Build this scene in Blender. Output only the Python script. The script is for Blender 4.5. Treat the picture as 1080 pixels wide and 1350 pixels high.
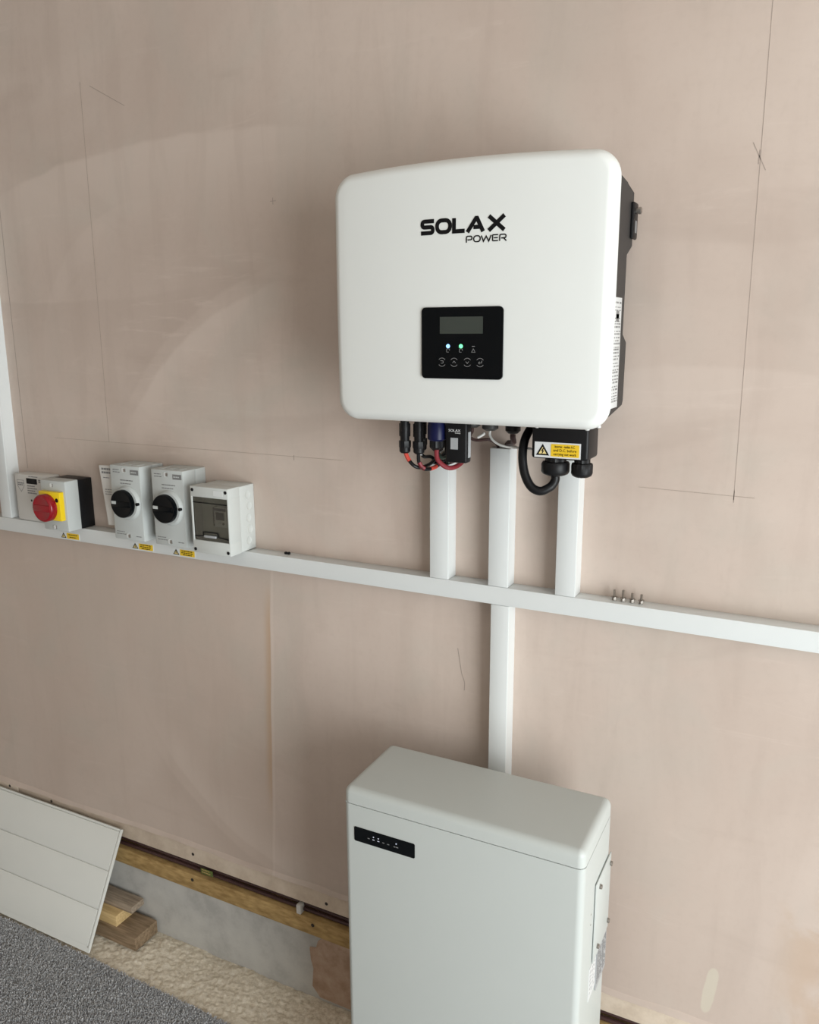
import bpy, bmesh, math, random
from mathutils import Vector, Matrix, noise
random.seed(7)
for o in list(bpy.data.objects): bpy.data.objects.remove(o)
S = bpy.context.scene
C = S.collection
PI = math.pi

# ------------------------------------------------------------------ camera
YAW, PITCH, ROLL = 0.4703, 0.2151, -0.0051
CAM_LOC = Vector((0.0, -1.5279, 1.712))
fw = Vector((-math.sin(YAW) * math.cos(PITCH), math.cos(YAW) * math.cos(PITCH), -math.sin(PITCH)))
rt = Vector((math.cos(YAW), math.sin(YAW), 0)); up = rt.cross(fw)
r2 = math.cos(ROLL) * rt + math.sin(ROLL) * up
u2 = -math.sin(ROLL) * rt + math.cos(ROLL) * up
cd = bpy.data.cameras.new('camera'); cam = bpy.data.objects.new('camera', cd); C.objects.link(cam)
cd.sensor_fit = 'VERTICAL'; cd.sensor_height = 36.0; cd.lens = 1083.84 / 1350 * 36.0
cd.clip_start = 0.05
M3 = Matrix((r2, u2, -fw)).transposed()
cam.matrix_world = Matrix.Translation(CAM_LOC) @ M3.to_4x4()
S.camera = cam

# ------------------------------------------------------------------ world and light
w = bpy.data.worlds.new('world'); S.world = w; w.use_nodes = True
bg = w.node_tree.nodes['Background']
bg.inputs[0].default_value = (0.80, 0.90, 1.0, 1); bg.inputs[1].default_value = 1.0
def area(name, loc, rot, sx, sy, power, col):
    l = bpy.data.lights.new(name, 'AREA'); l.shape = 'RECTANGLE'; l.size = sx; l.size_y = sy
    l.energy = power; l.color = col
    o = bpy.data.objects.new(name, l); C.objects.link(o); o.location = loc; o.rotation_euler = rot
    return o
# daylight coming in through the open doorway in the wall to the right
RX = 1.85
DOOR_Y0, DOOR_Y1, DOOR_Z = -3.05, -.80, 2.2
area('doorway_right_offscreen', (RX + 0.10, (DOOR_Y0 + DOOR_Y1) / 2, DOOR_Z / 2), (0, PI / 2, 0), DOOR_Z, DOOR_Y1 - DOOR_Y0, 135, (0.95, 1.0, 1.0))
S.view_settings.view_transform = 'Standard'; S.view_settings.look = 'None'
S.view_settings.gamma = 1.0; S.view_settings.use_curve_mapping = False
S.view_settings.exposure = 0.0

# ------------------------------------------------------------------ materials
def srgb(r, g, b):
    f = lambda c: (c / 255 / 12.92) if c / 255 <= 0.04045 else ((c / 255 + 0.055) / 1.055) ** 2.4
    return (f(r), f(g), f(b), 1)
def N(nt, t, **k):
    n = nt.nodes.new(t)
    for a, v in k.items(): setattr(n, a, v)
    return n
def mat(name, col, rough=0.5, var=0.04, scale=30, bump=0.0, bscale=200, metal=0.0, emit=None, estr=0.0, spec=0.5, coat=0.0):
    m = bpy.data.materials.new(name); m.use_nodes = True; nt = m.node_tree
    p = nt.nodes['Principled BSDF']
    p.inputs['Roughness'].default_value = rough; p.inputs['Metallic'].default_value = metal
    p.inputs['Specular IOR Level'].default_value = spec
    p.inputs['Coat Weight'].default_value = coat
    tc = N(nt, 'ShaderNodeTexCoord')
    no = N(nt, 'ShaderNodeTexNoise'); no.inputs['Scale'].default_value = scale; no.inputs['Detail'].default_value = 4
    nt.links.new(tc.outputs['Object'], no.inputs['Vector'])
    mx = N(nt, 'ShaderNodeMix', data_type='RGBA')
    mx.inputs[6].default_value = tuple(c * (1 - var) for c in col[:3]) + (1,)
    mx.inputs[7].default_value = tuple(min(1, c * (1 + var)) for c in col[:3]) + (1,)
    nt.links.new(no.outputs[0], mx.inputs[0]); nt.links.new(mx.outputs[2], p.inputs['Base Color'])
    if bump:
        n2 = N(nt, 'ShaderNodeTexNoise'); n2.inputs['Scale'].default_value = bscale; n2.inputs['Detail'].default_value = 3
        nt.links.new(tc.outputs['Object'], n2.inputs['Vector'])
        b = N(nt, 'ShaderNodeBump'); b.inputs['Strength'].default_value = bump; b.inputs['Distance'].default_value = 0.002
        nt.links.new(n2.outputs[0], b.inputs['Height']); nt.links.new(b.outputs[0], p.inputs['Normal'])
    if emit:
        p.inputs['Emission Color'].default_value = emit; p.inputs['Emission Strength'].default_value = estr
    return m

def plaster_mat():
    m = bpy.data.materials.new('pink_plaster'); m.use_nodes = True; nt = m.node_tree; L = nt.links.new
    p = nt.nodes['Principled BSDF']; p.inputs['Roughness'].default_value = 0.62; p.inputs['Specular IOR Level'].default_value = 0.35
    geo = N(nt, 'ShaderNodeNewGeometry')
    def nz(scale, detail, dist, sc=(1, 1, 1), rotv=(0, 0, 0), rough=0.55):
        mp = N(nt, 'ShaderNodeMapping'); mp.inputs['Scale'].default_value = sc; mp.inputs['Rotation'].default_value = rotv
        L(geo.outputs['Position'], mp.inputs['Vector'])
        n = N(nt, 'ShaderNodeTexNoise'); n.inputs['Scale'].default_value = scale; n.inputs['Detail'].default_value = detail
        n.inputs['Distortion'].default_value = dist; n.inputs['Roughness'].default_value = rough
        L(mp.outputs[0], n.inputs['Vector']); return n.outputs[0]
    def ramp(src, a, b):
        r = N(nt, 'ShaderNodeMapRange', interpolation_type='SMOOTHSTEP'); r.inputs[1].default_value = a; r.inputs[2].default_value = b
        L(src, r.inputs[0]); return r.outputs[0]
    def math_(op, a, b=0.0):
        n = N(nt, 'ShaderNodeMath', operation=op)
        for i, v in enumerate((a, b)):
            if isinstance(v, (int, float)): n.inputs[i].default_value = v
            else: L(v, n.inputs[i])
        return n.outputs[0]
    def mix(fac, a, b, strength=1.0):
        if strength != 1.0: fac = math_('MULTIPLY', fac, strength)
        n = N(nt, 'ShaderNodeMix', data_type='RGBA'); L(fac, n.inputs[0])
        if isinstance(a, tuple): n.inputs[6].default_value = a
        else: L(a, n.inputs[6])
        if isinstance(b, tuple): n.inputs[7].default_value = b
        else: L(b, n.inputs[7])
        return n.outputs[2]
    sx = N(nt, 'ShaderNodeSeparateXYZ'); L(geo.outputs['Position'], sx.inputs[0]); X, Z = sx.outputs[0], sx.outputs[2]
    base, light, dark, grey, orange = (0.535, 0.435, 0.375, 1), (0.63, 0.53, 0.465, 1), (0.41, 0.32, 0.27, 1), (0.505, 0.455, 0.395, 1), (0.48, 0.33, 0.22, 1)
    c = mix(ramp(nz(1.6, 3, 0.8), .35, .7), base, light, .65)
    c = mix(ramp(nz(2.3, 4, 1.5, rotv=(0, .5, 0)), .5, .72), c, grey, .45)
    c = mix(ramp(nz(1.1, 5, 2.2, sc=(1, 1, 2.5), rotv=(0, -.35, 0)), .55, .72), c, dark, .28)      # broad trowel arcs
    c = mix(ramp(nz(9, 6, 1.2, sc=(.35, 1, 2.6), rotv=(0, .55, 0), rough=.65), .58, .75), c, light, .45)  # thin strokes
    c = mix(ramp(nz(14, 6, .6, sc=(2.2, 1, .5), rotv=(0, .2, 0), rough=.7), .6, .8), c, dark, .22)
    c = mix(ramp(nz(60, 5, .2), .45, .75), c, dark, .10)
    # sweeping trowel laps: coats that end along an arc
    def sweep(cx, cz, R, width, x0, x1, sharp_out=True, edge=.006):
        dx = math_('SUBTRACT', X, cx); dz = math_('SUBTRACT', Z, cz)
        d = math_('SQRT', math_('ADD', math_('MULTIPLY', dx, dx), math_('MULTIPLY', dz, dz)))
        d = math_('SUBTRACT', math_('ADD', d, math_('MULTIPLY', math_('SUBTRACT', nz(6, 4, 0), .5), .03)), R)
        if sharp_out: f = math_('MULTIPLY', ramp(d, edge, -edge), ramp(d, -width, 0))
        else: f = math_('MULTIPLY', ramp(d, -edge, edge), ramp(d, width, 0))
        return math_('MULTIPLY', f, math_('MULTIPLY', ramp(X, x0, x0 + .15), ramp(X, x1 + .1, x1 - .1)))
    c = mix(sweep(-1.335, -.298, 2.443, .22, -2.0, -1.0), c, light, .75)
    c = mix(sweep(-.93, 1.081, .758, .10, -1.62, -1.12), c, light, .70)
    c = mix(sweep(-.93, 1.081, .79, .09, -1.62, -1.12, False), c, dark, .30)
    c = mix(sweep(-1.461, 1.628, .392, .14, -1.95, -1.45), c, light, .30)
    c = mix(sweep(-1.804, 6.18, 4.39, .18, -2.3, -1.35, False), c, dark, .22)
    c = mix(sweep(-.2, .3, 1.35, .20, -.8, .3), c, light, .35)
    c = mix(sweep(-.1, 2.6, .75, .12, -.7, .4), c, dark, .18)
    # brushed streaks inside the diagonal stroke, and vertical drags low on the wall
    st1 = math_('MULTIPLY', ramp(nz(30, 5, .3, sc=(.22, 1, 1.6), rotv=(0, .85, 0), rough=.65), .52, .72), math_('MULTIPLY', math_('MULTIPLY', ramp(X, -1.65, -1.5), ramp(X, -1.05, -1.2)), math_('MULTIPLY', ramp(Z, 1.42, 1.55), ramp(Z, 1.98, 1.82))))
    c = mix(st1, c, light, .55)
    vs = math_('MULTIPLY', ramp(nz(9, 5, .5, sc=(1.8, 1, .28), rotv=(0, .06, 0), rough=.6), .46, .68), 1.0)
    c = mix(vs, c, dark, .16)
    gs = math_('MULTIPLY', ramp(nz(3.2, 4, .8, sc=(1, 1, .6)), .5, .68), 1.0)
    c = mix(gs, c, (0.46, 0.43, 0.38, 1), .22)
    # overlapping coats below the trunking: a sharp vertical lap with an orange line
    wob = math_('MULTIPLY', math_('SUBTRACT', nz(3, 2, 0), .5), .012)
    joint = math_('ADD', math_('ADD', X, wob), math_('MULTIPLY', Z, -.041))     # about -1.196
    low = ramp(Z, 1.22, 1.12)
    left = math_('MULTIPLY', ramp(joint, -1.194, -1.198), low)
    c = mix(left, c, (0.47, 0.365, 0.295, 1), .28)
    lap = math_('MULTIPLY', math_('MULTIPLY', ramp(joint, -1.222, -1.199), ramp(joint, -1.195, -1.198)), math_('MULTIPLY', ramp(Z, 1.16, 1.0), ramp(Z, .45, .65)))
    c = mix(lap, c, orange, .75)
    ridge = math_('MULTIPLY', math_('MULTIPLY', ramp(joint, -1.197, -1.193), ramp(joint, -1.186, -1.190)), low)
    c = mix(ridge, c, light, .4)
    # stained orange patches at the foot of the wall towards the doorway
    st = math_('MULTIPLY', math_('MULTIPLY', ramp(X, -.02, .06), ramp(Z, .85, .6)), ramp(nz(7, 5, 1), .42, .6))
    c = mix(st, c, orange, .45)
    # one pale smear of filler
    def blob(cx, cz, rx, rz, tilt):
        dx = math_('ADD', math_('SUBTRACT', X, cx), math_('MULTIPLY', math_('SUBTRACT', Z, cz), tilt)); dz = math_('SUBTRACT', Z, cz)
        d = math_('ADD', math_('POWER', math_('ABSOLUTE', math_('DIVIDE', dx, rx)), 2.0), math_('POWER', math_('ABSOLUTE', math_('DIVIDE', dz, rz)), 4.0))
        d = math_('ADD', d, math_('MULTIPLY', math_('SUBTRACT', nz(25, 3, 0), .5), .9))
        return ramp(d, 1.15, .75)
    c = mix(blob(-.105, .415, .012, .055, -.12), c, (0.62, 0.58, 0.47, 1), .55)
    L(c, p.inputs['Base Color'])
    rr = N(nt, 'ShaderNodeMapRange'); rr.inputs[3].default_value = .5; rr.inputs[4].default_value = .75
    L(nz(6, 4, 1), rr.inputs[0]); L(rr.outputs[0], p.inputs['Roughness'])
    b = N(nt, 'ShaderNodeBump'); b.inputs['Strength'].default_value = .25; b.inputs['Distance'].default_value = .004
    L(math_('ADD', nz(4, 6, 1.2, sc=(.6, 1, 2)), math_('MULTIPLY', nz(90, 3, 0), .08)), b.inputs['Height']); L(b.outputs[0], p.inputs['Normal'])
    return m

def wood_mat(name, a, b, scale=6, stretch=(0.08, 1, 1), rough=.75):
    m = bpy.data.materials.new(name); m.use_nodes = True; nt = m.node_tree; L = nt.links.new
    p = nt.nodes['Principled BSDF']; p.inputs['Roughness'].default_value = rough
    g = N(nt, 'ShaderNodeNewGeometry'); mp = N(nt, 'ShaderNodeMapping'); mp.inputs['Scale'].default_value = stretch
    L(g.outputs['Position'], mp.inputs['Vector'])
    n1 = N(nt, 'ShaderNodeTexNoise'); n1.inputs['Scale'].default_value = scale * 16; n1.inputs['Detail'].default_value = 5
    n2 = N(nt, 'ShaderNodeTexNoise'); n2.inputs['Scale'].default_value = scale; n2.inputs['Detail'].default_value = 4
    L(mp.outputs[0], n1.inputs['Vector']); L(g.outputs['Position'], n2.inputs['Vector'])
    ad = N(nt, 'ShaderNodeMath', operation='MULTIPLY_ADD'); L(n1.outputs[0], ad.inputs[0]); ad.inputs[1].default_value = .6
    mu = N(nt, 'ShaderNodeMath', operation='MULTIPLY'); L(n2.outputs[0], mu.inputs[0]); mu.inputs[1].default_value = .4
    L(mu.outputs[0], ad.inputs[2])
    r = N(nt, 'ShaderNodeMapRange'); r.inputs[1].default_value = .35; r.inputs[2].default_value = .65; L(ad.outputs[0], r.inputs[0])
    mx = N(nt, 'ShaderNodeMix', data_type='RGBA'); mx.inputs[6].default_value = a; mx.inputs[7].default_value = b
    L(r.outputs[0], mx.inputs[0]); L(mx.outputs[2], p.inputs['Base Color'])
    bp = N(nt, 'ShaderNodeBump'); bp.inputs['Strength'].default_value = .3; bp.inputs['Distance'].default_value = .002
    L(ad.outputs[0], bp.inputs['Height']); L(bp.outputs[0], p.inputs['Normal'])
    return m

def speckle_mat(name, cols, scale, rough=.95, bump=.4, dist=.004):
    m = bpy.data.materials.new(name); m.use_nodes = True; nt = m.node_tree; L = nt.links.new
    p = nt.nodes['Principled BSDF']; p.inputs['Roughness'].default_value = rough; p.inputs['Specular IOR Level'].default_value = .15
    g = N(nt, 'ShaderNodeNewGeometry')
    n = N(nt, 'ShaderNodeTexNoise'); n.inputs['Scale'].default_value = scale; n.inputs['Detail'].default_value = 5; n.inputs['Roughness'].default_value = .7
    L(g.outputs['Position'], n.inputs['Vector'])
    cr = N(nt, 'ShaderNodeValToRGB')
    e = cr.color_ramp.elements
    e[0].position = .36; e[0].color = cols[0]; e[1].position = .66; e[1].color = cols[-1]
    for i, c in enumerate(cols[1:-1]):
        k = e.new(.36 + .3 * (i + 1) / (len(cols) - 1)); k.color = c
    L(n.outputs[0], cr.inputs[0]); L(cr.outputs[0], p.inputs['Base Color'])
    b = N(nt, 'ShaderNodeBump'); b.inputs['Strength'].default_value = bump; b.inputs['Distance'].default_value = dist
    L(n.outputs[0], b.inputs['Height']); L(b.outputs[0], p.inputs['Normal'])
    return m

PLASTER = plaster_mat()
WHITEWALL = mat('bare_plaster', (.50, .44, .39, 1), .8, .05, 3, .1)
CEIL = mat('bare_ceiling_board', (.66, .60, .54, 1), .85, .04, 3, .1)
STRIP = speckle_mat('plastered_board', [(.60, .49, .39, 1), (.68, .57, .46, 1), (.73, .62, .51, 1)], 14, .8, .15, .003)
BATTEN = wood_mat('aged_timber', (.30, .185, .065, 1), (.56, .38, .16, 1), 7, (.3, 1, 1))
GREYBD = speckle_mat('grey_board', [(.42, .41, .39, 1), (.50, .49, .465, 1), (.54, .53, .50, 1)], 9, .7, .1, .002)
BROWNP = speckle_mat('brown_patch', [(.38, .26, .185, 1), (.47, .335, .25, 1), (.53, .40, .31, 1)], 18, .85, .2, .003)
CONC = speckle_mat('rough_screed', [(.60, .52, .40, 1), (.76, .68, .55, 1), (.86, .79, .67, 1)], 85, .95, .5, .006)
CARPET = speckle_mat('carpet_backing', [(.30, .30, .31, 1), (.40, .40, .405, 1)], 160, 1, .5, .005)
PILE = speckle_mat('carpet_pile', [(.22, .22, .23, 1), (.40, .40, .405, 1), (.50, .50, .51, 1), (.85, .84, .82, 1)], 260, 1, .1, .001)
DARK = mat('black_screw_finish', (.03, .022, .018, 1), .6, .2, 200)
MASON = speckle_mat('bare_masonry', [(.24, .19, .16, 1), (.32, .27, .23, 1), (.38, .33, .29, 1)], 40)
PVC = mat('white_pvc', (.68, .70, .695, 1), .32, .015, 8, spec=.5)
COVER = mat('white_powder_coat', (.72, .735, .715, 1), .42, .01, 12, .03, 900)
BATT = mat('pale_grey_powder_coat', (.50, .525, .505, 1), .45, .012, 10, .05, 1200)
BLACK = mat('black_plastic', (.007, .007, .008, 1), .42, .2, 60, spec=0.25)
CHAR = mat('charcoal_cast_metal', (.035, .033, .032, 1), .5, .1, 120, .1, 700, spec=0.3)
GLOSSB = mat('gloss_black', (.002, .003, .004, 1), .12, .1, 20, spec=0.18)
INK = mat('black_print', (.005,.005,.006, 1), .4, .1, 20, spec=0.2)
LCD = mat('lcd_glass', (.045, .052, .045, 1), .2, .05, 20, spec=0.3)
GREYPR = mat('grey_print', (.20, .20, .20, 1), .5, .05, 20)
DIMPR = mat('dim_white_print', (.22, .22, .22, 1), .5, .05, 20)
WHITEPR = mat('white_print', (.75, .75, .75, 1), .5, .03, 20)
LABELW = mat('label_white', (.66, .67, .67, 1), .4, .04, 150)
LABELG = mat('label_silver', (.36, .37, .38, 1), .35, .1, 90)
YEL = mat('label_yellow', (.80, .52, .02, 1), .4, .04, 60)
PALEY = mat('pale_yellow_print', (.80, .64, .27, 1), .4, .04, 60)
YELP = mat('yellow_plastic', (.86, .60, .01, 1), .35, .04, 60)
RED = mat('red_plastic', (.26, .003, .010, 1), .25, .08, 30, spec=.6)
CREAM = mat('white_plastic', (.62, .605, .575, 1), .45, .02, 20)
GREYP = mat('light_grey_plastic', (.50, .525, .515, 1), .45, .02, 20)
ENCL = mat('enclosure_grey_plastic', (.57, .59, .57, 1), .4, .02, 20)
INNER = mat('enclosure_interior', (.52, .54, .49, 1), .5, .05, 20)
STEEL = mat('zinc_steel', (.42, .40, .38, 1), .3, .1, 200, metal=1.0)
BOLTM = mat('bolt_steel', (.34, .31, .28, 1), .35, .15, 200, metal=1.0)
CABLEB = mat('black_cable_sheath', (.006, .006, .007, 1), .4, .2, 80, spec=0.25)
CABLER = mat('red_cable_sheath', (.20, .012, .02, 1), .45, .1, 80)
CABLEO = mat('orange_red_tape', (.55, .06, .04, 1), .5, .1, 80)
CABLEW = mat('white_cable_sheath', (.72, .72, .70, 1), .4, .03, 80)
CABLEG = mat('green_cable_sheath', (.015, .03, .02, 1), .5, .1, 80)
CABLEBR = mat('brown_cable_sheath', (.055, .024, .022, 1), .5, .15, 60)
BLUEP = mat('navy_connector_plastic', (.006, .008, .045, 1), .35, .1, 60, spec=0.25)
BLED = mat('blue_led', (.3, .5, .9, 1), .3, .02, 20, emit=(.20, .50, 1, 1), estr=1.6)
GLED = mat('green_led', (.2, .8, .4, 1), .3, .02, 20, emit=(.12, 1, .35, 1), estr=1.2)
WLED = mat('white_led', (.6, .6, .7, 1), .3, .02, 20, emit=(.7, .75, 1, 1), estr=.2)
PENCIL = mat('pencil_graphite', (.36, .295, .255, 1), .6, .2, 300)
PENCILF = mat('faint_pencil_graphite', (.39, .315, .265, 1), .6, .2, 300)
PANELW = mat('white_panel_foil', (.665, .665, .625, 1), .45, .02, 9, .04, 300)
OLDW = wood_mat('weathered_timber', (.18, .135, .095, 1), (.40, .32, .24, 1), 9)
OLDW2 = wood_mat('stained_timber', (.13, .085, .045, 1), (.34, .24, .15, 1), 9)
NEWW = wood_mat('sawn_pine', (.46, .31, .13, 1), (.70, .51, .26, 1), 12)
GREENT = mat('green_printed_tag', (.10, .13, .03, 1), .6, .3, 300)
m = bpy.data.materials.new('smoked_pane'); m.use_nodes = True; nt = m.node_tree
for n in list(nt.nodes): nt.nodes.remove(n)
o_ = N(nt, 'ShaderNodeOutputMaterial'); tr = N(nt, 'ShaderNodeBsdfTransparent'); gl = N(nt, 'ShaderNodeBsdfGlossy'); mxs = N(nt, 'ShaderNodeMixShader')
tr.inputs[0].default_value = (.82, .83, .80, 1); gl.inputs['Roughness'].default_value = .12; gl.inputs[0].default_value = (.8, .8, .8, 1)
fr = N(nt, 'ShaderNodeFresnel'); fr.inputs[0].default_value = 1.45
nt.links.new(fr.outputs[0], mxs.inputs[0]); nt.links.new(tr.outputs[0], mxs.inputs[1]); nt.links.new(gl.outputs[0], mxs.inputs[2]); nt.links.new(mxs.outputs[0], o_.inputs[0])
SMOKE = m

# ------------------------------------------------------------------ mesh helpers
ORG = {}
def obj(name, bm, material, parent=None, smooth=35):
    """link a bmesh, given in room coordinates, as one mesh object"""
    bm.normal_update()
    if parent is None:
        xs = [v.co for v in bm.verts]
        org = Vector(((min(v.x for v in xs) + max(v.x for v in xs)) / 2, (min(v.y for v in xs) + max(v.y for v in xs)) / 2, min(v.z for v in xs)))
    else: org = ORG[parent.name]
    bmesh.ops.translate(bm, verts=bm.verts[:], vec=-org)
    me = bpy.data.meshes.new(name); bm.to_mesh(me); bm.free()
    if smooth:
        for p in me.polygons: p.use_smooth = True
        me.set_sharp_from_angle(angle=math.radians(smooth))
    me.materials.append(material)
    o = bpy.data.objects.new(name, me); C.objects.link(o)
    if parent is None: o.location = org
    else: o.parent = parent
    ORG[o.name] = org
    return o
def tag(o, label=None, cat=None, group=None, kind=None):
    if label: o['label'] = label
    if cat: o['category'] = cat
    if group: o['group'] = group
    if kind: o['kind'] = kind
    return o
def thing(name, label, cat, loc, group=None):
    o = bpy.data.objects.new(name, None); C.objects.link(o); o.location = loc; o.empty_display_size = .05
    ORG[o.name] = Vector(loc)
    return tag(o, label, cat, group)
def B(): return bmesh.new()
def box(bm, x0, x1, y0, y1, z0, z1, bev=0.0, seg=2):
    r = bmesh.ops.create_cube(bm, size=1.0); vs = r['verts']
    for v in vs: v.co = Vector((x0 + (v.co.x + .5) * (x1 - x0), y0 + (v.co.y + .5) * (y1 - y0), z0 + (v.co.z + .5) * (z1 - z0)))
    if bev:
        es = list({e for v in vs for e in v.link_edges})
        bmesh.ops.bevel(bm, geom=es, offset=bev, segments=seg, affect='EDGES', profile=.5)
    return bm
def bx(*a, **k): return box(B(), *a, **k)
def tube(bm, pts, r, n=10, caps=True, smooth=6):
    P = [Vector(p) for p in pts]; Q = []
    if smooth and len(P) > 2:
        for i in range(len(P) - 1):
            p0 = P[max(0, i - 1)]; p1 = P[i]; p2 = P[i + 1]; p3 = P[min(len(P) - 1, i + 2)]
            for k in range(smooth):
                t = k / smooth
                Q.append(.5 * ((2 * p1) + (p2 - p0) * t + (2 * p0 - 5 * p1 + 4 * p2 - p3) * t * t + (3 * p1 - p0 - 3 * p2 + p3) * t ** 3))
        Q.append(P[-1])
    else: Q = P
    T = (Q[1] - Q[0]).normalized(); ref = Vector((0, 0, 1)) if abs(T.z) < .9 else Vector((1, 0, 0))
    nrm = T.cross(ref).normalized(); rings = []
    for i, q in enumerate(Q):
        t = (Q[min(i + 1, len(Q) - 1)] - Q[max(i - 1, 0)]).normalized()
        nrm = (nrm - t * nrm.dot(t)).normalized(); bi = t.cross(nrm)
        rr = r[min(len(r) - 1, round(i * (len(r) - 1) / (len(Q) - 1)))] if isinstance(r, (list, tuple)) else r
        rings.append([bm.verts.new(q + rr * (math.cos(2 * PI * k / n) * nrm + math.sin(2 * PI * k / n) * bi)) for k in range(n)])
    for a, b in zip(rings, rings[1:]):
        for k in range(n): bm.faces.new((a[k], a[(k + 1) % n], b[(k + 1) % n], b[k]))
    if caps: bm.faces.new(rings[0][::-1]); bm.faces.new(rings[-1])
    return bm
def lathe(bm, base, axis, prof, n=24, ribs=0, ribd=0.0):
    """prof: list of (distance along axis, radius); axis any vector; closed with caps"""
    ax = Vector(axis).normalized(); ref = Vector((0, 0, 1)) if abs(ax.z) < .9 else Vector((1, 0, 0))
    u = ax.cross(ref).normalized(); v = ax.cross(u); base = Vector(base); rings = []
    for d, r in prof:
        ring = []
        for k in range(n):
            a = 2 * PI * k / n; rr = r + (ribd * (1 if (k % 2) else -1) if ribs else 0)
            ring.append(bm.verts.new(base + ax * d + rr * (math.cos(a) * u + math.sin(a) * v)))
        rings.append(ring)
    for a, b in zip(rings, rings[1:]):
        for k in range(n): bm.faces.new((a[k], a[(k + 1) % n], b[(k + 1) % n], b[k]))
    bm.faces.new(rings[0][::-1]); bm.faces.new(rings[-1])
    bmesh.ops.recalc_face_normals(bm, faces=bm.faces[:])
    return bm
def prism(bm, poly, lo, hi, plane='yz'):
    """extrude a 2D polygon along the remaining axis"""
    def P(a, b, c):
        return {'yz': (c, a, b), 'xz': (a, c, b), 'xy': (a, b, c)}[plane]
    A = [bm.verts.new(P(a, b, lo)) for a, b in poly]; Bq = [bm.verts.new(P(a, b, hi)) for a, b in poly]
    n = len(poly); fs = [bm.faces.new(A), bm.faces.new(Bq[::-1])]
    for i in range(n): fs.append(bm.faces.new((A[i], Bq[i], Bq[(i + 1) % n], A[(i + 1) % n])))
    bmesh.ops.recalc_face_normals(bm, faces=fs)
    return bm
def rrect(x0, x1, z0, z1, r, k=6):
    P = []
    for cx, cz, a0 in ((x1 - r, z1 - r, 0), (x0 + r, z1 - r, PI / 2), (x0 + r, z0 + r, PI), (x1 - r, z0 + r, 1.5 * PI)):
        for i in range(k + 1): a = a0 + PI / 2 * i / k; P.append((cx + r * math.cos(a), cz + r * math.sin(a)))
    return P
def fillet(pts, r, k=5):
    out = [Vector(pts[0])]
    for i in range(1, len(pts) - 1):
        a, b, c = Vector(pts[i - 1]), Vector(pts[i]), Vector(pts[i + 1])
        d1 = (a - b); d2 = (c - b); rr = min(r, d1.length * .5, d2.length * .5)
        p, q = b + d1.normalized() * rr, b + d2.normalized() * rr
        for j in range(k + 1):
            t = j / k; out.append((1 - t) ** 2 * p + 2 * t * (1 - t) * b + t * t * q)
    out.append(Vector(pts[-1])); return out
def strokes(bm, paths, wd, ysurf, th=.0006, closed=()):
    """flat strokes drawn in x,z on a surface y = ysurf(x,z)"""
    for i, path in enumerate(paths):
        P = [Vector(p) for p in path]; cl = i in closed; n = len(P); Ls, Rs = [], []
        for j in range(n):
            a = P[(j - 1) % n] if (cl or j > 0) else P[j]; b = P[(j + 1) % n] if (cl or j < n - 1) else P[j]
            t1 = (P[j] - a).normalized() if (P[j] - a).length > 1e-9 else (b - P[j]).normalized()
            t2 = (b - P[j]).normalized() if (b - P[j]).length > 1e-9 else t1
            n1 = Vector((-t1.y, t1.x)); n2 = Vector((-t2.y, t2.x)); nn = (n1 + n2)
            nn = nn.normalized() if nn.length > 1e-6 else n1
            s = wd / 2 / max(.35, nn.dot(n1))
            Ls.append(P[j] + nn * s); Rs.append(P[j] - nn * s)
        mk = lambda q, o: bm.verts.new((q.x, ysurf(q.x, q.y) - o, q.y))
        rows = [[mk(q, o) for q in seq] for seq, o in ((Ls, th), (Rs, th), (Rs, -th), (Ls, -th))]
        rng = range(n if cl else n - 1)
        for j in rng:
            k = (j + 1) % n
            for a in range(4):
                b = (a + 1) % 4
                bm.faces.new((rows[a][j], rows[a][k], rows[b][k], rows[b][j]))
        if not cl:
            bm.faces.new([rows[a][0] for a in range(4)]); bm.faces.new([rows[a][-1] for a in (3, 2, 1, 0)])
    bmesh.ops.recalc_face_normals(bm, faces=bm.faces[:])
    return bm
def text_bm(txt, x, y, z, size, sx=1.0, align='CENTER', th=.0004):
    cu = bpy.data.curves.new('lettering', 'FONT'); cu.body = txt; cu.size = size; cu.align_x = align; cu.align_y = 'CENTER'; cu.extrude = th; cu.resolution_u = 2
    o = bpy.data.objects.new('lettering', cu); me = bpy.data.meshes.new_from_object(o)
    bm = B(); bm.from_mesh(me); bpy.data.objects.remove(o); bpy.data.curves.remove(cu); bpy.data.meshes.remove(me)
    for v in bm.verts: v.co = Vector((x + v.co.x * sx, y - v.co.z, z + v.co.y))
    return bm
def merge(dst, src):
    me = bpy.data.meshes.new('tmp'); src.to_mesh(me); src.free(); dst.from_mesh(me); bpy.data.meshes.remove(me); return dst
def shift(bm, fn):
    for v in bm.verts: v.co = Vector(fn(v.co))
    return bm

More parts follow.
